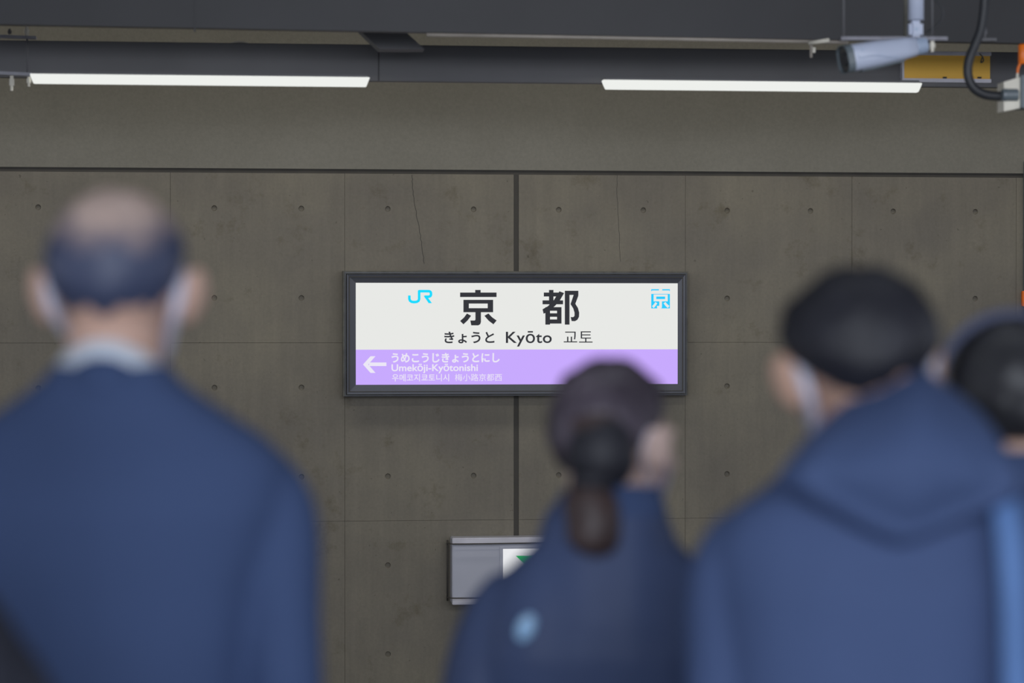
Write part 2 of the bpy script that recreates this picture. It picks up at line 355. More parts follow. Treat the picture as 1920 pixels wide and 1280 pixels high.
sq = bmesh.new(); rc(sq, 1221, 1256, 542, 578); icon = sobj('line_icon', sq, M['cyan2'])
icon.data.transform(Matrix.Translation((0, .0004, 0)))
bm = bmesh.new()
def ic(p): x0, x1, y0, y1 = 1222.5, 1255, 541.6, 578.4; return (x0+(p[0]-1140)/(1491-1140)*(x1-x0), y0+(p[1]-222)/(562-222)*(y1-y0))
kyo(bm, ic); rc(bm, 1220.5, 1256.5, 545.6, 550.8); rc(bm, 1235.5, 1241.5, 541.5, 548)
bmesh.ops.translate(bm, vec=(0, -.0012, 0), verts=bm.verts)
sobj('icon_letter', bm, M['face'])
def text(body, x0, x1, y0, y1, m, bold=0.0, parent=None, sp=1.0):
    c = bpy.data.curves.new('lettering', 'FONT'); c.body = body; c.size = 1; c.offset = bold; c.extrude = .004; c.resolution_u = 5; c.space_character = sp
    o = bpy.data.objects.new('tmp', c); COL.objects.link(o); bpy.context.view_layer.update()
    me = bpy.data.meshes.new_from_object(o.evaluated_get(bpy.context.evaluated_depsgraph_get())); bpy.data.objects.remove(o)
    xs = [v.co.x for v in me.vertices]; ys = [v.co.y for v in me.vertices]; a, b, c_, d = min(xs), max(xs), min(ys), max(ys)
    X0_, Z1_ = S(x0, y0); X1_, Z0_ = S(x1, y1)
    for v in me.vertices: v.co = Vector((X0_+(v.co.x-a)/(b-a)*(X1_-X0_), SY-.0007+(-v.co.z*.1), Z0_+(v.co.y-c_)/(d-c_)*(Z1_-Z0_)))-SO
    me.materials.clear(); me.materials.append(m); me.name = 'lettering'
    return put(bpy.data.objects.new('lettering', me), sign)
text('きょうと', 833, 927, 621.5, 643.5, M['ink'], .022)
text('Kyōto', 948.5, 1034.5, 620.5, 649.5, M['ink'], .012, sp=1.05)
text('교토', 1057, 1111, 621, 642, M['ink'], -.002)
text('うめこうじきょうとにし', 734, 937, 661.5, 679.5, M['ptext'], .030)
text('Umekōji-Kyōtonishi', 734, 896, 682, 699.5, M['ptext'], .018)
text('우메코지쿄토니시', 735, 842, 701, 714.5, M['ptext'], .008)
text('梅小路京都西', 853, 941, 700.5, 714, M['ptext'], .0)
bm = bmesh.new()
rc(bm, 692, 724.5, 679.3, 686)
poly(bm, [z1(p) for p in ((208, 937), (280, 858), (328, 858), (258, 937), (328, 1018), (280, 1018))])
sobj('arrow', bm, M['ptext'])

# ------------------------------------------------------------------ exit light on the wall
EY = 12.86
def E(px, py, Y=EY): p = atY(px, py, Y); return p.x, p.z
ex = empty('exit_light', (E(970, 1130)[0], WY, E(970, 1130)[1])); EO = Vector(ex.location)
tag(ex, 'white wall-mounted exit light with wire guard under the station sign', 'exit light')
def eobj(n, bm, m, smooth=False): bmesh.ops.translate(bm, vec=-EO, verts=bm.verts); return obj(n, bm, m, ex, smooth)
a, b = E(848, 1009), E(1096, 1130)
eobj('cabinet', B(a[0], b[0], EY+.004, WY, b[1], a[1], bev=.004), M['cab'])
t1 = E(848, 1021)[1]; eobj('top_rail', B(a[0], b[0], EY-.004, EY+.02, t1, a[1]+.002, bev=.003), M['board'])
t2 = E(848, 1122)[1]; eobj('bottom_rail', B(a[0], b[0], EY-.004, EY+.02, b[1]-.001, t2, bev=.003), M['board'])
eobj('lens_frame', frame_bm(E(943, 0)[0], E(1088, 0)[0], E(1000, 1112)[1], E(1000, 1028)[1], E(937, 0)[0], E(1094, 0)[0], E(1000, 1118)[1], E(1000, 1023)[1], EY-.003, EY+.01), M['cab'])
eobj('lit_panel', B(E(943, 0)[0], E(1088, 0)[0], EY-.001, EY+.005, E(1000, 1112)[1], E(1000, 1028)[1]), M['exitw'])
bm = bmesh.new()
for q in (((967, 1041.5), (1010, 1041.5), (988.5, 1062)),):
    vs = [bm.verts.new((E(*p)[0], EY-.002, E(*p)[1])) for p in q]; f = bm.faces.new(vs)
    r = bmesh.ops.extrude_face_region(bm, geom=[f]); bmesh.ops.translate(bm, vec=(0, .0015, 0), verts=[v for v in r['geom'] if isinstance(v, bmesh.types.BMVert)])
eobj('green_arrow', bm, M['green'])
gm = M['seal']
for yy in (1019.5, 1121):
    p = [atY(838, yy-2, WY-.002), atY(843, yy-1, EY-.03), atY(870, yy, EY-.035), atY(1075, yy-3, EY-.035), atY(1101, yy-3, EY-.03), atY(1106, yy-4, WY-.002)]
    eobj('guard_wire', T(bez(p, 4), .0034, 8), gm, True)
for xx in (839, 1106):
    eobj('guard_bar', T([atY(xx, 1012, WY-.02), atY(xx, 1126, WY-.02)], .005, 8), gm, True)

# ------------------------------------------------------------------ hanging strut channels with rods
CY = 8.5
def strut(root_name, x0, x1, y, Y, label, rods, nuts, m='galv', th=6.5, slope=0):
    p0, p1 = atY(x0, y, Y), atY(x1, y+slope, Y); r = empty(root_name, (p0+p1)/2); O = Vector(r.location); k = Y/F
    def q(n, bm, mm, s=False): bmesh.ops.translate(bm, vec=-O, verts=bm.verts); return obj(n, bm, mm, r, s)
    h = th*k/2; bm = bmesh.new(); d = Vector((0, 0, 1))
    rings(bm, [[p0+Vector((0, -.02, -h)), p0+Vector((0, .02, -h)), p0+Vector((0, .02, h)), p0+Vector((0, -.02, h))], [p1+Vector((0, -.02, -h)), p1+Vector((0, .02, -h)), p1+Vector((0, .02, h)), p1+Vector((0, -.02, h))]])
    q('channel', bm, M[m])
    for (x, ya, yb) in rods: q('threaded_rod', T([atY(x, ya, Y), atY(x, yb, Y)], 1.7*k, 8), M['beamlow'], True)
    for (x, ya, yb, w_, mm) in nuts:
        a, b = atY(x, ya, Y), atY(x, yb, Y); dz = (b-a)
        bm = bmesh.new(); tube(bm, [a, a+dz*.2, a+dz*.22, a+dz*.65, a+dz*.67, b], [w_*k*.35, w_*k*.35, w_*k*.5, w_*k*.5, w_*k*.28, w_*k*.28], 6); q('nut', bm, M[mm])
    return tag(r, label, 'bracket')
strut('strut_channel', 1575, 1774, 73, CY, 'grey strut channel on threaded rods behind the surveillance camera', [(1582, -60, 72), (1748, -60, 72)], [(1748, 77, 97, 11, 'pale')])
strut('strut_channel', 1828, 1866, 75, 9.2, 'short dark strut on a threaded rod right of the surveillance camera', [(1847, -60, 74)], [(1847, 52, 71, 9, 'beamlow')], m='beamlow', th=6)
strut('strut_channel', -60, 68, 66, TY, 'upper short strut channel by the left picture edge', [(51, 73, 138)], [(50, 66, 49, 10, 'pale'), (18, 64, 54, 8, 'beamlow')], m='hanger', th=5, slope=5)
strut('strut_channel', -60, 60, 135, TY, 'lower short strut channel touching the left tube light', [], [(22, 142, 170, 10, 'pale'), (54, 144, 162, 9, 'pale')], m='hanger', th=6, slope=5)
# cream clamp at the conduit end
k = 9/F
def q(n, bm, mm, s=False): bmesh.ops.translate(bm, vec=-O, verts=bm.verts); return obj(n, bm, mm, r, s)
def pq(n, bm, mm, s=False, par=None): return obj(n, bm, mm, par or pcond, s)
cb_ = pq('clamp', T([atY(1517, 81, 9.55), atY(1555, 75, 9.5)], 4.6*k, 10), M['pale'], True)
pq('bolt', T([atY(1521, 84, 9.52), atY(1521, 108, 9.52)], 3*k, 8), M['conduit'], True, cb_); pq('nut', T([atY(1526, 89, 9.5), atY(1526, 99, 9.5)], 3.6*k, 6), M['pale'], False, cb_)

# ------------------------------------------------------------------ surveillance camera
r = empty('surveillance_camera', atY(1718, 30, CY)); O = Vector(r.location); k = CY/F
CA, CB = atY(1591, 110, CY-.06), atY(1722, 86, CY)
ax = (CB-CA).normalized(); side = Vector((0, 0, 1)).cross(ax).normalized(); upv = ax.cross(side).normalized(); Lc = (CB-CA).length
def sec(t, w_, h_, zoff=0, n=28, e=3.0):
    out = []
    for i in range(n):
        th = 2*PI*i/n; c, s = math.cos(th), math.sin(th)
        out.append(CA+ax*(t*Lc)+side*(w_*math.copysign(abs(c)**(2/e), c))+upv*(zoff+h_*math.copysign(abs(s)**(2/e), s)))
    return out
hp = k
bm = bmesh.new(); rings(bm, [sec(0, 24*hp, 24.5*hp), sec(.01, 25.5*hp, 26*hp), sec(.35, 25*hp, 25.5*hp), sec(.75, 21*hp, 21.5*hp), sec(.93, 18.5*hp, 19*hp), sec(.935, 17.5*hp, 18*hp)])
q('housing', bm, M['whitep'], False)
for p in r.children[0].data.polygons: p.use_smooth = len(p.vertices) == 4
bm = bmesh.new(); rings(bm, [sec(-.08, 23*hp, 25*hp), sec(-.08, 24.5*hp, 27*hp), sec(.01, 25.5*hp, 27*hp), sec(.01, 22*hp, 24*hp), sec(-.08, 22*hp, 24*hp)], cap=False); q('hood', bm, M['gland'])
bm = bmesh.new(); rings(bm, [sec(-.055, 21.5*hp, 23*hp), sec(.0, 22*hp, 24*hp)]); q('front_glass', bm, M['glass'])
bm = bmesh.new(); rings(bm, [[CA+ax*(-.075*Lc)+(side*math.cos(t*PI/8)+upv*math.sin(t*PI/8))*13*hp for t in range(16)], [CA+ax*(-.05*Lc)+(side*math.cos(t*PI/8)+upv*math.sin(t*PI/8))*14*hp for t in range(16)]]); q('lens', bm, M['blackp'])
bm = bmesh.new(); rr = []
for i in range(9): rr += [sec(.935+i*.019, 17.5*hp if i % 2 else 16.4*hp, 18*hp if i % 2 else 17*hp, 0, 28, 2.2)]
rr += [sec(1.10, 14*hp, 14.5*hp, 0, 28, 2.2)]; rings(bm, rr); q('rear_cap', bm, M['greyp'], True)
# shell parting line swooping over the side and the lower tray
pl = []
for t, zf in ((.04, .8), (.05, .1), (.09, -.12), (.2, -.10), (.34, -.2), (.45, -.42), (.56, -.62), (.62, -.68)):
    hh = 25.5*hp if t < .35 else (25.5-(t-.35)*10)*hp
    pl.append(CA+ax*(t*Lc)-side*(hh*1.0*(1-abs(zf)**3)**(1/3.0)+.0)*1.0+upv*(zf*hh))
q('parting_seam', T(bez(pl, 5), .9*hp, 6), M['greyp'], True)
bm = bmesh.new(); rings(bm, [sec(.14, 9*hp, 3*hp, -26*hp), sec(.30, 10*hp, 4*hp, -25.5*hp), sec(.75, 8*hp, 3*hp, -22*hp)]); q('underside_rib', bm, M['gland'])
bm = bmesh.new(); pA, pB = atY(1717.5, -80, CY), atY(1717.5, 38, CY); tube(bm, [pA, pB, pB-Vector((0, 0, .001))], [15*hp, 15*hp, 13*hp], 20); q('mounting_pole', bm, M['whitep'], True)
bm = bmesh.new(); kc = atY(1716, 56, CY); box(bm, kc.x-13.5*hp, kc.x+13.5*hp, kc.y-13*hp, kc.y+13*hp, kc.z-16*hp, kc.z+17*hp, bev=6*hp); q('swivel_knuckle', bm, M['whitep'])
bm = bmesh.new()
tube(bm, [Vector((kc.x-1*hp, kc.y-14.2*hp, kc.z)), Vector((kc.x-1*hp, kc.y-12*hp, kc.z))], 4*hp, 10); q('knuckle_screw', bm, M['greyp'])
q('cable', T(bez([atY(1735, 60, CY+.02), atY(1752, 52, CY+.02), atY(1766, 36, CY+.02), atY(1768, 20, CY+.02), atY(1758, 4, CY+.02), atY(1738, -8, CY+.02)], 6), 2.0*hp, 8), M['blackp'], True)
bm = bmesh.new()
mk = [(CA+ax*(t*Lc)-side*25.6*hp*.985+upv*(z_*hp)) for t, z_ in ((.10, 13), (.15, 13), (.155, 10.5), (.105, 10.5))]
rings(bm, [mk, [p+side*.002 for p in mk]]); q('nameplate', bm, M['greyp'])
tag(r, 'white bullet surveillance camera hanging from a ceiling pole at top right', 'camera')
tag(obj('conduit', T([atY(1698, -80, CY+.25), atY(1698, 72, CY+.25)], 4.2*hp, 10), M['casing'], smooth=True), 'grey vertical conduit just left of the camera pole', 'conduit')

# ------------------------------------------------------------------ yellow board on the beam
BY = LY-.03
p0, p1 = atY(1691, 96, BY), atY(1858, 154, BY); zl, zh = zat(154.5, BY, 1775), zat(97, BY, 1775)
r = empty('framed_board', ((p0.x+p1.x)/2, BY, zl)); O = Vector(r.location)
q('board_panel', B(p0.x+.006, p1.x-.004, BY, BY+.03, zl+.01, zh-.01), M['yellow'])
q('top_rail', B(p0.x, p1.x, BY-.008, BY+.03, zh-.017, zh, bev=.002), M['board']); q('bottom_rail', B(p0.x, p1.x, BY-.008, BY+.03, zl, zl+.017, bev=.002), M['board'])
q('side_rail', B(p0.x, p0.x+.009, BY-.008, BY+.03, zl+.017, zh-.017), M['board'])
kb = BY/F
q('hanging_tag', T(bez([atY(1836, 100, BY-.02), atY(1842, 106, BY-.02), atY(1844, 114, BY-.02), atY(1839, 117, BY-.02), atY(1842, 107, BY-.02)], 4), 1.2*kb, 6), M['casing'], True)
for x in (1771, 1836): q('screw_head', T([atY(x-3, 145.5, BY-.006), atY(x+4, 145.5, BY-.006)], 1.6*kb, 6), M['blackp'])
tag(r, 'yellow ochre board in a pale metal frame fixed to the beam', 'board')

# ------------------------------------------------------------------ black flexible conduit and junction box
FY = 8.8; kf = FY/F
fc = T(bez([atY(1847, -80, FY), atY(1846, 0, FY), atY(1840, 50, FY), atY(1829, 82, FY), atY(1817, 112, FY), atY(1815, 140, FY), atY(1824, 163, FY), atY(1843, 176, FY), atY(1866, 180, FY), atY(1884, 180, FY)], 10), 9*kf, 14)
tag(obj('flexible_conduit', fc, M['blackp'], smooth=True), 'thick black flexible conduit curving into the junction box', 'conduit')
r = empty('junction_box', atY(1905, 180, FY)); O = Vector(r.location)
a = atY(1878, 0, FY).x; b = atY(1908, 0, FY).x; z_1, z_0 = zat(149, FY, 1900), zat(208, FY, 1900)
bm = bmesh.new(); rings(bm, [[(a, FY-.03, zat(155, FY, 1880)), (a, FY-.03, zat(210, FY, 1880)), (a, FY+.05, zat(210, FY, 1880)), (a, FY+.05, zat(155, FY, 1880))],
   [(b, FY-.03, zat(146, FY, 1908)), (b, FY-.03, zat(204, FY, 1908)), (b, FY+.05, zat(204, FY, 1908)), (b, FY+.05, zat(146, FY, 1908))]]); q('box_body', bm, M['pale'])
q('cable_gland', T([atY(1879, 178, FY-.03), atY(1885, 178, FY-.03), atY(1886, 178, FY-.03), atY(1907, 178, FY-.03)], [11*kf, 13*kf, 12*kf, 12*kf], 12), M['gland'], False)
q('box_lid', B(b, b+.05, FY-.045, FY+.06, zat(204, FY, 1915), zat(143, FY, 1915), bev=.004), M['gland'])
tag(r, 'pale junction box with grey gland at the right picture edge', 'junction box')
r = empty('orange_warning_lamp', atY(1918, 140, FY)); O = Vector(r.location)
q('lamp_cover', T([atY(1918, 83, FY-.02), atY(1918, 85, FY-.02), atY(1918, 118, FY-.02), atY(1918, 120, FY-.02)], [7*kf, 9*kf, 9*kf, 7*kf], 14), M['orange'], True)
q('lamp_stem', T(bez([atY(1913, 118, FY-.03), atY(1909, 128, FY-.03), atY(1908, 137, FY-.03)], 4), 2.6*kf, 8), M['orange'], True)
q('white_plug', T([atY(1908, 136, FY-.03), atY(1907, 147, FY-.03)], 2.4*kf, 8), M['pale'], True)
tag(r, 'orange plastic lamp cover above the junction box', 'lamp')
r = empty('orange_marker', atY(1922, 290, 12.9)); O = Vector(r.location)
kk = 12.9/F
q('marker_strip', B(atY(1918.5, 0, 12.97).x, atY(1930, 0, 12.9).x, 12.97, 12.998, zat(574, 12.9, 1920), zat(545, 12.9, 1920), bev=.003), M['orange'])
q('backing_post', B(atY(1922, 0, 12.97).x, atY(1934, 0, 12.9).x, 12.975, WY-.001, zat(600, 12.9, 1920), zat(300, 12.9, 1920), bev=.003), M['gland'])
tag(r, 'narrow orange marker on the wall at the right picture edge', 'marker')

# ================================================================== PEOPLE
def facing(D, px, py_ear, extra=0):
    p = atD(px, py_ear, D); r = empty('person', (p.x, p.y, 0), -YAW+extra); return r, p.z
def head_pieces(bm, R, O, s=1.0, w_=1.0):        # R: rotation, O: ear-level centre in person space; +Y is the face
    def e(c, r_, rot=(0, 0, 0)):
        old = set(bm.verts); ell(bm, c, r_, rot); vs = [v for v in bm.verts if v not in old]
        for v in vs: v.co = O+R @ (v.co*s)
    e((0, -.012, .030), (.076*w_, .096, .098)); e((0, .030, -.005), (.067*w_, .072, .085)); e((0, .040, -.050), (.054*w_, .052, .050)); e((0, .076, -.086), (.024, .020, .018))
    e((0, .098, -.008), (.011, .018, .024), (-.35, 0, 0)); e((0, .110, -.024), (.015, .013, .010)); e((0, .086, .030), (.050, .018, .012))
    e((0, .095, -.052), (.024, .010, .006)); e((0, .094, -.062), (.021, .010, .006))
    for sx in (-1, 1):
        e((sx*.040, .070, -.020), (.022, .022, .02)); e((sx*.0935*w_, -.004, .002), (.0095, .023, .036), (0, sx*.20, -sx*.62)); e((sx*.082*w_, .004, -.024), (.009, .012, .013))
def make_hand(bm, wr, d, s=1.0, side=1):          # five separate curled fingers
    wr = Vector(wr); d = Vector(d).normalized(); fw = Vector((0, 1, 0)); fw = (fw-d*fw.dot(d)).normalized(); inn = Vector((-side, 0, 0))
    for t, a in ((-.30, .045), (0, .05), (.30, .045)):
        caps(bm, wr+fw*t*.03, wr+d*.085*s+fw*t*.09, .016, .014, 8)
    for i, (off, L1) in enumerate(((.034, .072), (.012, .080), (-.011, .075), (-.032, .058))):
        b0 = wr+d*.09*s+fw*off; m1 = b0+(d*.9+inn*.2)*L1*.45; m2 = m1+(d*.75+inn*.6).normalized()*L1*.32; m3 = m2+(d*.5+inn*.85).normalized()*L1*.25
        caps(bm, b0, m1, .0088, .0082, 8); caps(bm, m1, m2, .0082, .0076, 8); caps(bm, m2, m3, .0076, .0068, 8)
    t0 = wr+d*.025*s+fw*.022; t1 = t0+(d*.5+fw*.75+inn*.25).normalized()*.042; t2 = t1+(d*.8+fw*.35+inn*.4).normalized()*.032
    caps(bm, t0, t1, .0125, .0105, 8); caps(bm, t1, t2, .0105, .0085, 8)
def eul(yaw=0, pitch=0, roll=0): return (Matrix.Rotation(yaw, 3, 'Z') @ Matrix.Rotation(roll, 3, 'Y') @ Matrix.Rotation(pitch, 3, 'X'))
def make_body(root, ez, H, sh, shw, skin, R, hoff=(0, 0, 0), s=1.0, w_=1.0, arm=(.2, 1.0, .2, .08, .8)):
    """ez ear height, H total height, sh shoulder-joint height, shw half width at the joints."""
    bm = bmesh.new(); O = Vector((hoff[0], hoff[1], ez)); head_pieces(bm, R, O, s, w_)
    caps(bm, O+R @ Vector((0, -.022, -.04)), (0, -.035, sh+.045), .056*s, .062*s); caps(bm, (0, -.03, sh+.05), (0, -.02, sh-.03), .064, .075)
    hip = H*.50
    caps(bm, (0, 0, sh-.10), (0, 0, hip+.05), .088, .10)
    for sx in (-1, 1):
        caps(bm, (sx*.02, -.015, sh-.03), (sx*shw*.82, -.015, sh-.05), .055, .040)
        el = Vector((sx*arm[0], -.02, arm[1])); wr = Vector((sx*arm[2], arm[3], arm[4]))
        caps(bm, (sx*shw, -.01, sh-.045), el, .036, .028); caps(bm, el, wr, .028, .021); make_hand(bm, wr, (0, .12, -1), s, sx)
        kn = Vector((sx*.095, .0, H*.27)); an = Vector((sx*.10, -.02, .075))
        caps(bm, (sx*.085, 0, hip), kn, .078, .052); caps(bm, kn, (sx*.10, -.02, H*.17), .05, .050); caps(bm, (sx*.10, -.02, H*.17), an, .048, .034); caps(bm, an, (sx*.105, .12, .035), .034, .026)
    return fuse('body', bm, skin, root, .0058, 3), O
def face_parts(root, R, O, s=1.0):
    for sx in (-1, 1):
        bm = bmesh.new(); ell(bm, (0, 0, 0), (.0125, .0125, .0125), n=12); e = obj('eye', bm, M['eye'], root, True)
        e.location = O+R @ (Vector((sx*.032, .079, .008))*s)
        bm = bmesh.new(); c = R @ Vector((0, .0095, 0)); ell(bm, c, (.0055, .0055, .0055), n=10); obj('iris', bm, M['iris'], e, True)
def hair_shell(root, R, O, m, rad=(.082, .102, .105), c=(0, -.014, .032), low=None, bump=.002, s=1.0, name='hair', th=.012):
    """low(az) -> polar angle (0 = crown) where the hair ends; az 0 = back of head, +-pi = forehead."""
    bm = bmesh.new(); nA, nT = 64, 26; inner = []; outer = []
    for shell, lst in ((0, outer), (1, inner)):
        for j in range(nT+1):
            ring = []
            for i in range(nA):
                az = -PI+2*PI*i/nA; ph = .02+(low(az)-.02)*j/nT
                d = Vector((math.sin(ph)*math.sin(az), -math.sin(ph)*math.cos(az), math.cos(ph)))
                edge = min(1, (nT-j)/5); k = 1+bump*20*noise.noise(d*4.0)+bump*6*noise.noise(Vector((az*9, ph*2, 3)))
                rr = [a*k-(th*(1 if shell else (1-edge)*.7)) for a in rad]
                ring.append(Vector((d.x*rr[0]+c[0], d.y*rr[1]+c[1], d.z*rr[2]+c[2]))*s)
            lst.append(ring)
    rings(bm, outer+inner[::-1], cap=False)
    o = obj(name, bm, m, root, True); o.location = O; o.rotation_euler = R.to_euler(); return o
def torso_rings(prof, n=40, e=2.4):
    rs = []
    for z, hw, hd, yc in prof:
        ring = []
        for i in range(n):
            th = 2*PI*i/n; c, s_ = math.cos(th), math.sin(th)
            ring.append(Vector((hw*math.copysign(abs(c)**(2/e), c), yc+hd*math.copysign(abs(s_)**(2/e), s_), z)))
        rs.append(ring)
    return rs
def fold(amp, seed, zs=1.2, xs=7):
    def f(co):
        n = noise.noise(Vector((co.x*xs+seed, co.y*4, co.z*zs+seed)))+.5*noise.noise(Vector((co.x*16+seed, co.y*9, co.z*5)))
        k = amp*n*min(1, max(0, (1.46-co.z)*8)); d = Vector((co.x*.5, co.y+.001, 0)).normalized(); return co+d*k
    return f
def jacket(root, prof, sleeves, m, name='jacket', amp=.006, seed=0, voxel=.007, smooth=5):
    bm = bmesh.new(); rings(bm, torso_rings(prof))
    for pts, R_ in sleeves: tube(bm, bez(pts, 5), sum([[R_[i]+(R_[i+1]-R_[i])*k/5 for k in range(5)] for i in range(len(R_)-1)], [])+[R_[-1]], 18)
    return fuse(name, bm, m, root, voxel, smooth, fold(amp, seed))
def trousers(root, hip, m, w_=1.0):
    bm = bmesh.new(); rings(bm, torso_rings([(hip+.14, .155*w_, .115, 0), (hip+.02, .17*w_, .12, 0), (hip-.06, .175*w_, .12, 0)]))
    for sx in (-1, 1): tube(bm, [(sx*.088, 0, hip+.0), (sx*.094, 0, hip-.15), (sx*.098, .0, hip*.54), (sx*.102, -.02, hip*.3), (sx*.104, -.015, .045)], [.088, .094, .074, .066, .062], 18)
    return fuse('trousers', bm, m, root, .009, 4)
def shoes(root):
    for sx in (-1, 1):
        bm = bmesh.new(); rs = []
        for y, w_, h in ((-.075, .022, .05), (-.07, .032, .075), (-.02, .037, .09), (.04, .040, .075), (.10, .046, .05), (.15, .042, .04), (.185, .028, .028), (.195, .012, .018)):
            rs.append([Vector((sx*.105+w_*math.cos(t*PI/8), y, max(0.004, h*.5+h*.5*math.sin(t*PI/8)))) for t in range(16)])
        rings(bm, rs); sh = obj('shoe', bm, M['shoe'], root, True)
        obj('sole', B(sx*.105-.042, sx*.105+.042, -.075, .175, 0, .014, bev=.005), M['blackp'], sh)
def face_mask(root, R, O, s=1.0, loop=.0022, ear_x=.078, low_side=False, wide=.011):
    bm = bmesh.new(); rs = []
    for j in range(7):
        v = j/6; z = .004-.095*v; row = []
        for i in range(13):
            u = i/12*2-1; x = .068*u*(1-.22*v*v); y = .113-.062*abs(u)**2.2-.012*abs(v-.45)*2; row.append(R @ (Vector((x, y, z))*s)+O)
        rs.append(row)
    V = [[bm.verts.new(p) for p in r_] for r_ in rs]
    for a, b in zip(V, V[1:]):
        for i in range(12): bm.faces.new((a[i], a[i+1], b[i+1], b[i]))
    r_ = bmesh.ops.solidify(bm, geom=bm.faces[:], thickness=.0015)
    mk = obj('face_mask', bm, M['mask'], root, True)
    for sx in (-1, 1):
        b_ = bmesh.new(); pts = [(sx*.068, .052, -.004), (sx*(ear_x-.004), .018, .024), (sx*(ear_x-.002), -.014, .028), (sx*(ear_x-.002), -.026, .002), (sx*(ear_x-.008), -.016, -.022), (sx*.062, .020, -.046), (sx*.052, .054, -.070)]
        tube(b_, [R @ (Vector(p)*s)+O for p in bez(pts, 5)], loop, 8); obj('ear_loop', b_, M['mask'], mk, True)
    return mk

def Lp(root, v):                         # world -> person space
    return Matrix.Rotation(-root.rotation_euler.z, 3, 'Z') @ (Vector(v)-Vector(root.location))

# ---------------------------------------------------------------- man in the navy suit (left)
D = 3.0
p1r, ez = facing(D, 217, 555)
R = eul(0, math.radians(-4), 0); I3 = R
body, O = make_body(p1r, ez, 1.71, 1.365, .175, M['skin'], R, (0, .01, 0), 1.0, 1.02, (.211, 1.08, .218, .05, .84))
face_parts(p1r, R, O)
# thinning hair: dark round the sides, scalp showing at the crown
hm = bpy.data.materials.new('thinning_grey_black_hair'); hm.use_nodes = True; nt = hm.node_tree; bs = nt.nodes['Principled BSDF']; bs.inputs['Roughness'].default_value = .45
tc = nt.nodes.new('ShaderNodeTexCoord'); vm = nt.nodes.new('ShaderNodeVectorMath'); vm.operation = 'SUBTRACT'; vm.inputs[1].default_value = (.004, -.045, .112); nt.links.new(tc.outputs['Object'], vm.inputs[0])
mp = nt.nodes.new('ShaderNodeMapping'); mp.inputs['Scale'].default_value = (13.5, 9, 13.5); nt.links.new(vm.outputs[0], mp.inputs['Vector'])
ln = nt.nodes.new('ShaderNodeVectorMath'); ln.operation = 'LENGTH'; nt.links.new(mp.outputs[0], ln.inputs[0])
nz = nt.nodes.new('ShaderNodeTexNoise'); nz.inputs['Scale'].default_value = 30; nt.links.new(tc.outputs['Object'], nz.inputs['Vector'])
ad = nt.nodes.new('ShaderNodeMath'); ad.operation = 'MULTIPLY_ADD'; ad.inputs[1].default_value = .7; nt.links.new(nz.outputs['Fac'], ad.inputs[0]); nt.links.new(ln.outputs['Value'], ad.inputs[2])
cr = nt.nodes.new('ShaderNodeValToRGB'); cr.color_ramp.elements[0].position = .66; cr.color_ramp.elements[0].color = rgb(205, 180, 168); cr.color_ramp.elements[1].position = 1.0; cr.color_ramp.elements[1].color = rgb(72, 80, 108)
dv = nt.nodes.new('ShaderNodeMath'); dv.operation = 'DIVIDE'; dv.inputs[1].default_value = 1.5; nt.links.new(ad.outputs[0], dv.inputs[0]); nt.links.new(dv.outputs[0], cr.inputs['Fac']); nt.links.new(cr.outputs[0], bs.inputs['Base Color'])
def low1(az):
    a = abs(az); base = 2.18 if a < .9 else (2.18-(a-.9)*.78 if a < 1.9 else 1.40-(a-1.9)*.7); return max(.35, base-.10*math.cos(a*2.0)*0+(.14*math.exp(-(a/.22)**2)))
hair_shell(p1r, R, O, hm, (.0885, .1035, .101), (0, -.012, .031), low1)
face_mask(p1r, R, O, 1, .0075, .082)
prof = [(.80, .185, .125, 0), (.95, .172, .125, 0), (1.10, .165, .12, 0), (1.22, .182, .125, -.005), (1.318, .212, .125, -.015), (1.375, .215, .110, -.02), (1.408, .185, .095, -.025), (1.432, .148, .085, -.03), (1.458, .108, .078, -.035), (1.482, .078, .072, -.035), (1.497, .070, .068, -.035)]
sl = [([(sx*.165, -.01, 1.355), (sx*.196, -.01, 1.30), (sx*.205, -.015, 1.18), (sx*.212, -.012, 1.06), (sx*.218, .03, .90), (sx*.218, .05, .84)], [.052, .054, .048, .045, .043, .042]) for sx in (-1, 1)]
jk = jacket(p1r, prof, sl, M['suit'], 'suit_jacket', .006, 3)
def collar(root, m, cz, rx, ry, h, flare, yc=-.035, name='collar', n=40, tilt=.25, th=.006, arch=.0):
    bm = bmesh.new(); rs = []
    for (k, off) in ((0, 0), (1, 0), (1, -th), (0, -th)):
        ring = []
        for i in range(n):
            t = 2*PI*i/n; c, s_ = math.cos(t), math.sin(t); rr = 1+flare*(1-k); z = cz+h*k-tilt*(s_*ry)-arch*abs(c)**2*(1)
            ring.append(Vector(((rx*rr+off)*c, yc+(ry*rr+off)*s_, z)))
        rs.append(ring)
    rings(bm, rs+[rs[0]], cap=False); return obj(name, bm, m, root, True)
collar(p1r, M['shirt'], 1.476, .0665, .066, .040, .05, arch=.025, name='shirt_collar', tilt=.15, th=.004)
collar(p1r, M['suit'], 1.452, .074, .073, .040, .12, arch=.045, name='jacket_collar', tilt=.20, th=.006)
trousers(p1r, .86, M['suit']); shoes(p1r)
tag(p1r, 'balding man from behind in navy suit jacket and pale shirt collar', 'person', 'waiting passengers')

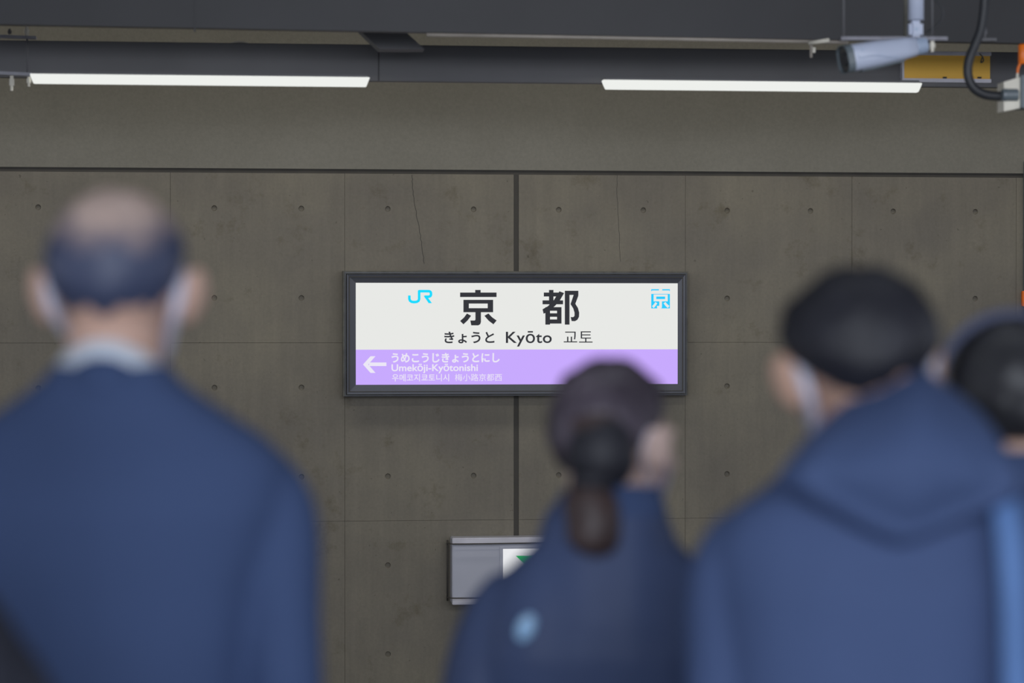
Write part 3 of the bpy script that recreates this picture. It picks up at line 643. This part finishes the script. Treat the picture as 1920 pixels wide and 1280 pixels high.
# ---------------------------------------------------------------- woman with the low ponytail (middle)
D = 3.6; kx = F/D
p2r, ez = facing(D, 1152, 838)
HY = math.radians(-45); R = eul(HY, math.radians(-6), 0)
body, O = make_body(p2r, ez, 1.50, 1.15, .135, M['skinf'], R, (0, .01, 0), .97, 1.0, (.197, .96, .172, .115, .725))
face_parts(p2r, R, O, .97)
def low2(az):
    a = abs(az); return (2.5 if a < 1.0 else (2.5-(a-1.0)*1.15 if a < 1.75 else (1.64-(a-1.75)*.75)))
hair_shell(p2r, R, O, M['hair_br'], (.084, .106, .104), (0, -.015, .030), low2, .003, .98)
bm = bmesh.new(); gl = Lp(p2r, atD(1110, 905, 3.5)); ta = Lp(p2r, atD(1118, 830, 3.47))
tube(bm, bez([ta+Vector((0, .06, .02)), ta+Vector((0, .03, -.02)), gl+Vector((.0, .01, .01)), gl+Vector((-.002, .0, -.025)), gl+Vector((.002, -.008, -.055)), gl+Vector((0, -.010, -.080)), gl+Vector((-.004, -.006, -.098))], 5), [.040-.020*math.sin(min(i,15)/15*PI)*(1 if i<16 else 0)-(0 if i<26 else (i-26)*.004) for i in range(31)], 16)
# keep radius list length in step with the path
pt = fuse('ponytail', bm, M['hair_t'], p2r, .005, 4, lambda c: c+Vector((noise.noise(c*40)*.003, 0, 0)))
bm = bmesh.new(); ell(bm, ta+Vector((.01, .05, -.02)), (.052, .045, .058)); fuse('hair_bun', bm, M['hair_b'], p2r, .006, 3)
bm = bmesh.new(); tube(bm, [gl+Vector((.002, .004, .006)), gl+Vector((0, .0, -.012))], .033, 16); obj('hair_tie', bm, M['hair_b'], pt, True)
def w2(x, y): return Lp(p2r, atD(x, y, D))
c2 = w2(1135, 1200).x
prof = [(.70, .20, .13, 0), (.85, .20, .13, 0), (1.0, .19, .13, 0), (1.06, .185, .13, -.01), (1.12, .172, .115, -.02), (1.175, .146, .10, -.025), (1.222, .108, .085, -.03), (1.262, .095, .075, -.03), (1.285, .074, .068, -.03), (1.30, .068, .064, -.03)]
sl = [([(sx*.116, -.01, 1.144), (sx*.156, -.01, 1.096), (sx*.182, -.02, 1.03), (sx*.205, -.02, .92), (sx*.19, .05, .80), (sx*.17, .12, .72)], [.050, .056, .056, .052, .048, .042]) for sx in (-1, 1)]
jk = jacket(p2r, prof, sl, M['nylon'], 'rain_jacket', .017, 11, .007, 4)
jk.location.x = -.012
cl = collar(p2r, M['suit'], 1.262, .066, .064, .042, .18, name='jacket_collar', tilt=.1, th=.008); 
e0 = Lp(p2r, atD(986, 1176, 3.47))
bm = bmesh.new(); ell(bm, (0, 0, 0), (.012, .004, .020), (0, math.radians(25), 0)); em = obj('emblem', bm, M['emb'], p2r, True); em.location = e0; em['label'] = 'small pale blue oval emblem'
face_mask(p2r, R, O, .97, .002, .085)
trousers(p2r, .74, M['dtrou'], .95); shoes(p2r)
tag(p2r, 'woman with low brown ponytail in dark navy rain jacket looking right', 'person', 'waiting passengers')

# ---------------------------------------------------------------- man in the hooded coat (right)
D = 3.0
p3r, ez = facing(D, 1648, 700)
R = eul(math.radians(12), math.radians(-12), math.radians(-7))
body, O = make_body(p3r, ez, 1.62, 1.27, .165, M['skin2'], R, (-.02, .02, 0), 1.02, 1.02, (.195, 1.04, .19, .09, .78))
face_parts(p3r, R, O, 1.02)
def low3(az):
    a = abs(az); return (2.2 if a < .9 else (2.2-(a-.9)*.85 if a < 1.7 else 1.52-(a-1.7)*.5))+.30*math.exp(-((az+.35)/.35)**2)
hair_shell(p3r, R, O, M['hair_b'], (.103, .116, .103), (0, -.010, .030), low3, .003, 1.0, th=.02)
face_mask(p3r, R, O, 1.02, .0075, .084)
def w3(x, y, d=D): return Lp(p3r, atD(x, y, d))
cxm = w3(1648, 1000).x
prof = [(.62, .22, .15, 0), (.8, .21, .14, 0), (1.0, .20, .135, 0), (1.12, .20, .135, -.005), (1.22, .208, .13, -.015), (1.275, .208, .115, -.02), (1.315, .185, .10, -.025), (1.345, .145, .09, -.03), (1.38, .105, .08, -.03), (1.41, .085, .075, -.03)]
sl = [([(sx*.155, -.01, 1.278), (sx*.187, -.01, 1.225), (sx*.192, -.02, 1.10), (sx*.198, -.02, .98), (sx*.20, .04, .85), (sx*.19, .09, .78)], [.052, .056, .053, .05, .048, .045]) for sx in (-1, 1)]
jk = jacket(p3r, prof, sl, M['coat'], 'coat', .008, 23)
# hood lying on the back: pillow-like closed form with a thick lower rim
outl = [(1640, 705), (1570, 752), (1505, 802), (1458, 850), (1436, 888), (1470, 920), (1525, 950), (1590, 985), (1655, 1008), (1730, 985), (1800, 955), (1860, 930), (1884, 890), (1858, 832), (1822, 770), (1782, 732), (1752, 708), (1725, 682), (1680, 680)]
ctr = w3(1668, 860); OP = [w3(*p) for p in outl]; loopP = bez(OP+[OP[0]], 5)[:-1]
bm = bmesh.new(); NR = 12; rs = []
for j in range(1, NR+1):
    t = j/NR; ring = []
    for q_ in loopP:
        d = q_-ctr; up_ = max(0, min(1, (q_.z-ctr.z)/.11)); edge_y = -.125+.11*up_
        y = (-.190+.0*up_)*(1-t**2.4)+edge_y*(t**2.4)-.022*math.exp(-((t-.86)/.10)**2)*(1-up_)
        y += .010*noise.noise(Vector((d.x*14*t, d.z*10*t, 5)))
        ring.append(Vector((ctr.x+d.x*t, y, ctr.z+d.z*t)))
    rs.append(ring)
back = [[Vector((ctr.x+(v.x-ctr.x)*f, v.y*0+(-.10+.10*max(0, min(1, (v.z-ctr.z)/.11))), ctr.z+(v.z-ctr.z)*f)) for v in rs[-1]] for f in (.97, .6, .2)]
rings(bm, rs+back)
hood = fuse('hood', bm, M['coat'], p3r, .006, 4)
trousers(p3r, .80, M['dtrou']); shoes(p3r)
tag(p3r, 'man with thick black hair in navy coat with hood lying down', 'person', 'waiting passengers')
# tote bag on his right shoulder
def w3w(x, y, d): return atD(x, y, d)
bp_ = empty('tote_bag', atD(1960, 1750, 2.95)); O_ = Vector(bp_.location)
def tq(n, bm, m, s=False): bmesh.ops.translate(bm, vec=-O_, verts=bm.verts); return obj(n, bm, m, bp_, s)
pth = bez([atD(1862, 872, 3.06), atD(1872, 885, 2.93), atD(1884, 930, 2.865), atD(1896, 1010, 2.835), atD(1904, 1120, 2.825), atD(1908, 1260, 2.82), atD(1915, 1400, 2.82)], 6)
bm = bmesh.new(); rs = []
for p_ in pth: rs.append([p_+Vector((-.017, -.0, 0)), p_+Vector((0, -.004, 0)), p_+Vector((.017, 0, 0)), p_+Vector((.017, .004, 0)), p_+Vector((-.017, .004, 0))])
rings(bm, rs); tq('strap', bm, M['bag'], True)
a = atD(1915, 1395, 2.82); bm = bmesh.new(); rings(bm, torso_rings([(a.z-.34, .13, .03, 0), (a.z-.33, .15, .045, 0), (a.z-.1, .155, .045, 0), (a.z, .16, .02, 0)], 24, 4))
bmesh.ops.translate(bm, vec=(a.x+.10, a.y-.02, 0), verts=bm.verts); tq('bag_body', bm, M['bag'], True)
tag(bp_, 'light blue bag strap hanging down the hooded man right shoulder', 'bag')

# ---------------------------------------------------------------- person behind him at the right edge
D = 3.5
p4r, ez = facing(D, 1890, 772)
R = eul(math.radians(5), 0, 0)
body, O = make_body(p4r, ez, 1.55, 1.19, .15, M['skin'], R, (0, .01, 0), 1.0, 1.0, (.186, .97, .17, .09, .70))
face_parts(p4r, R, O)
hair_shell(p4r, R, O, M['hair_g'], (.090, .106, .104), (0, -.014, .034), lambda az: 2.7 if abs(az) < 1.3 else max(1.15, 2.7-(abs(az)-1.3)*1.6), .003, 1.0, th=.016)
bm = bmesh.new(); rs = []
for i in range(41):
    t = PI*i/40; c, s_ = math.cos(t), math.sin(t); ctr_ = Vector((c*.107, -.03, .036+s_*.104)); n_ = Vector((c, 0, s_)); tw = Vector((0, 1, 0))
    rs.append([ctr_+n_*.006-tw*.013, ctr_+n_*.009, ctr_+n_*.006+tw*.013, ctr_-n_*.003+tw*.012, ctr_-n_*.003-tw*.012])
rings(bm, rs); hb = obj('headband', bm, M['band'], p4r, True); hb.location = O; hb.rotation_euler = R.to_euler()
prof = [(.62, .20, .14, 0), (.9, .19, .13, 0), (1.1, .19, .125, -.01), (1.18, .19, .11, -.02), (1.235, .165, .095, -.025), (1.275, .12, .085, -.03), (1.31, .085, .075, -.03), (1.335, .07, .066, -.03)]
sl = [([(sx*.14, -.01, 1.195), (sx*.170, -.01, 1.14), (sx*.182, -.02, 1.03), (sx*.19, -.02, .90), (sx*.18, .04, .78), (sx*.17, .09, .70)], [.05, .053, .05, .047, .045, .04]) for sx in (-1, 1)]
jacket(p4r, prof, sl, M['coat'], 'coat', .007, 31, .009)
collar(p4r, M['coat'], 1.30, .074, .072, .055, .12, name='coat_collar', tilt=.15, th=.007)
trousers(p4r, .77, M['dtrou']); shoes(p4r)
tag(p4r, 'dark-haired person with slate blue headband, partly hidden at right edge', 'person', 'waiting passengers')

# ---------------------------------------------------------------- person whose dark shoulder enters bottom left
D = 2.45
p5r, ez = facing(D, -225, 735)
R = eul(0, 0, 0)
body, O = make_body(p5r, ez, 1.58, 1.20, .12, M['skin'], R, (0, .01, 0), .97, 1.0, (.165, 1.0, .16, .09, .68))
face_parts(p5r, R, O, .97)
hair_shell(p5r, R, O, M['hair_b'], (.084, .105, .104), (0, -.014, .032), lambda az: 2.3 if abs(az) < 1.2 else max(1.15, 2.3-(abs(az)-1.2)*1.2))
dz = -.0
prof = [(.62, .20, .14, 0), (.9, .18, .12, 0), (1.13, .165, .115, -.01), (1.20, .158, .105, -.02), (1.245, .135, .095, -.025), (1.29, .10, .08, -.03), (1.33, .075, .07, -.03), (1.36, .065, .062, -.03)]
sl = [([(sx*.10, -.01, 1.205), (sx*.130, -.01, 1.16), (sx*.155, -.02, 1.06), (sx*.17, -.02, .92), (sx*.17, .04, .76), (sx*.16, .09, .68)], [.048, .052, .05, .047, .045, .04]) for sx in (-1, 1)]
jacket(p5r, prof, sl, M['darkc'], 'coat', .005, 41, .009)
trousers(p5r, .79, M['dtrou']); shoes(p5r)
tag(p5r, 'person in black coat whose shoulder shows in the bottom left corner', 'person', 'waiting passengers')
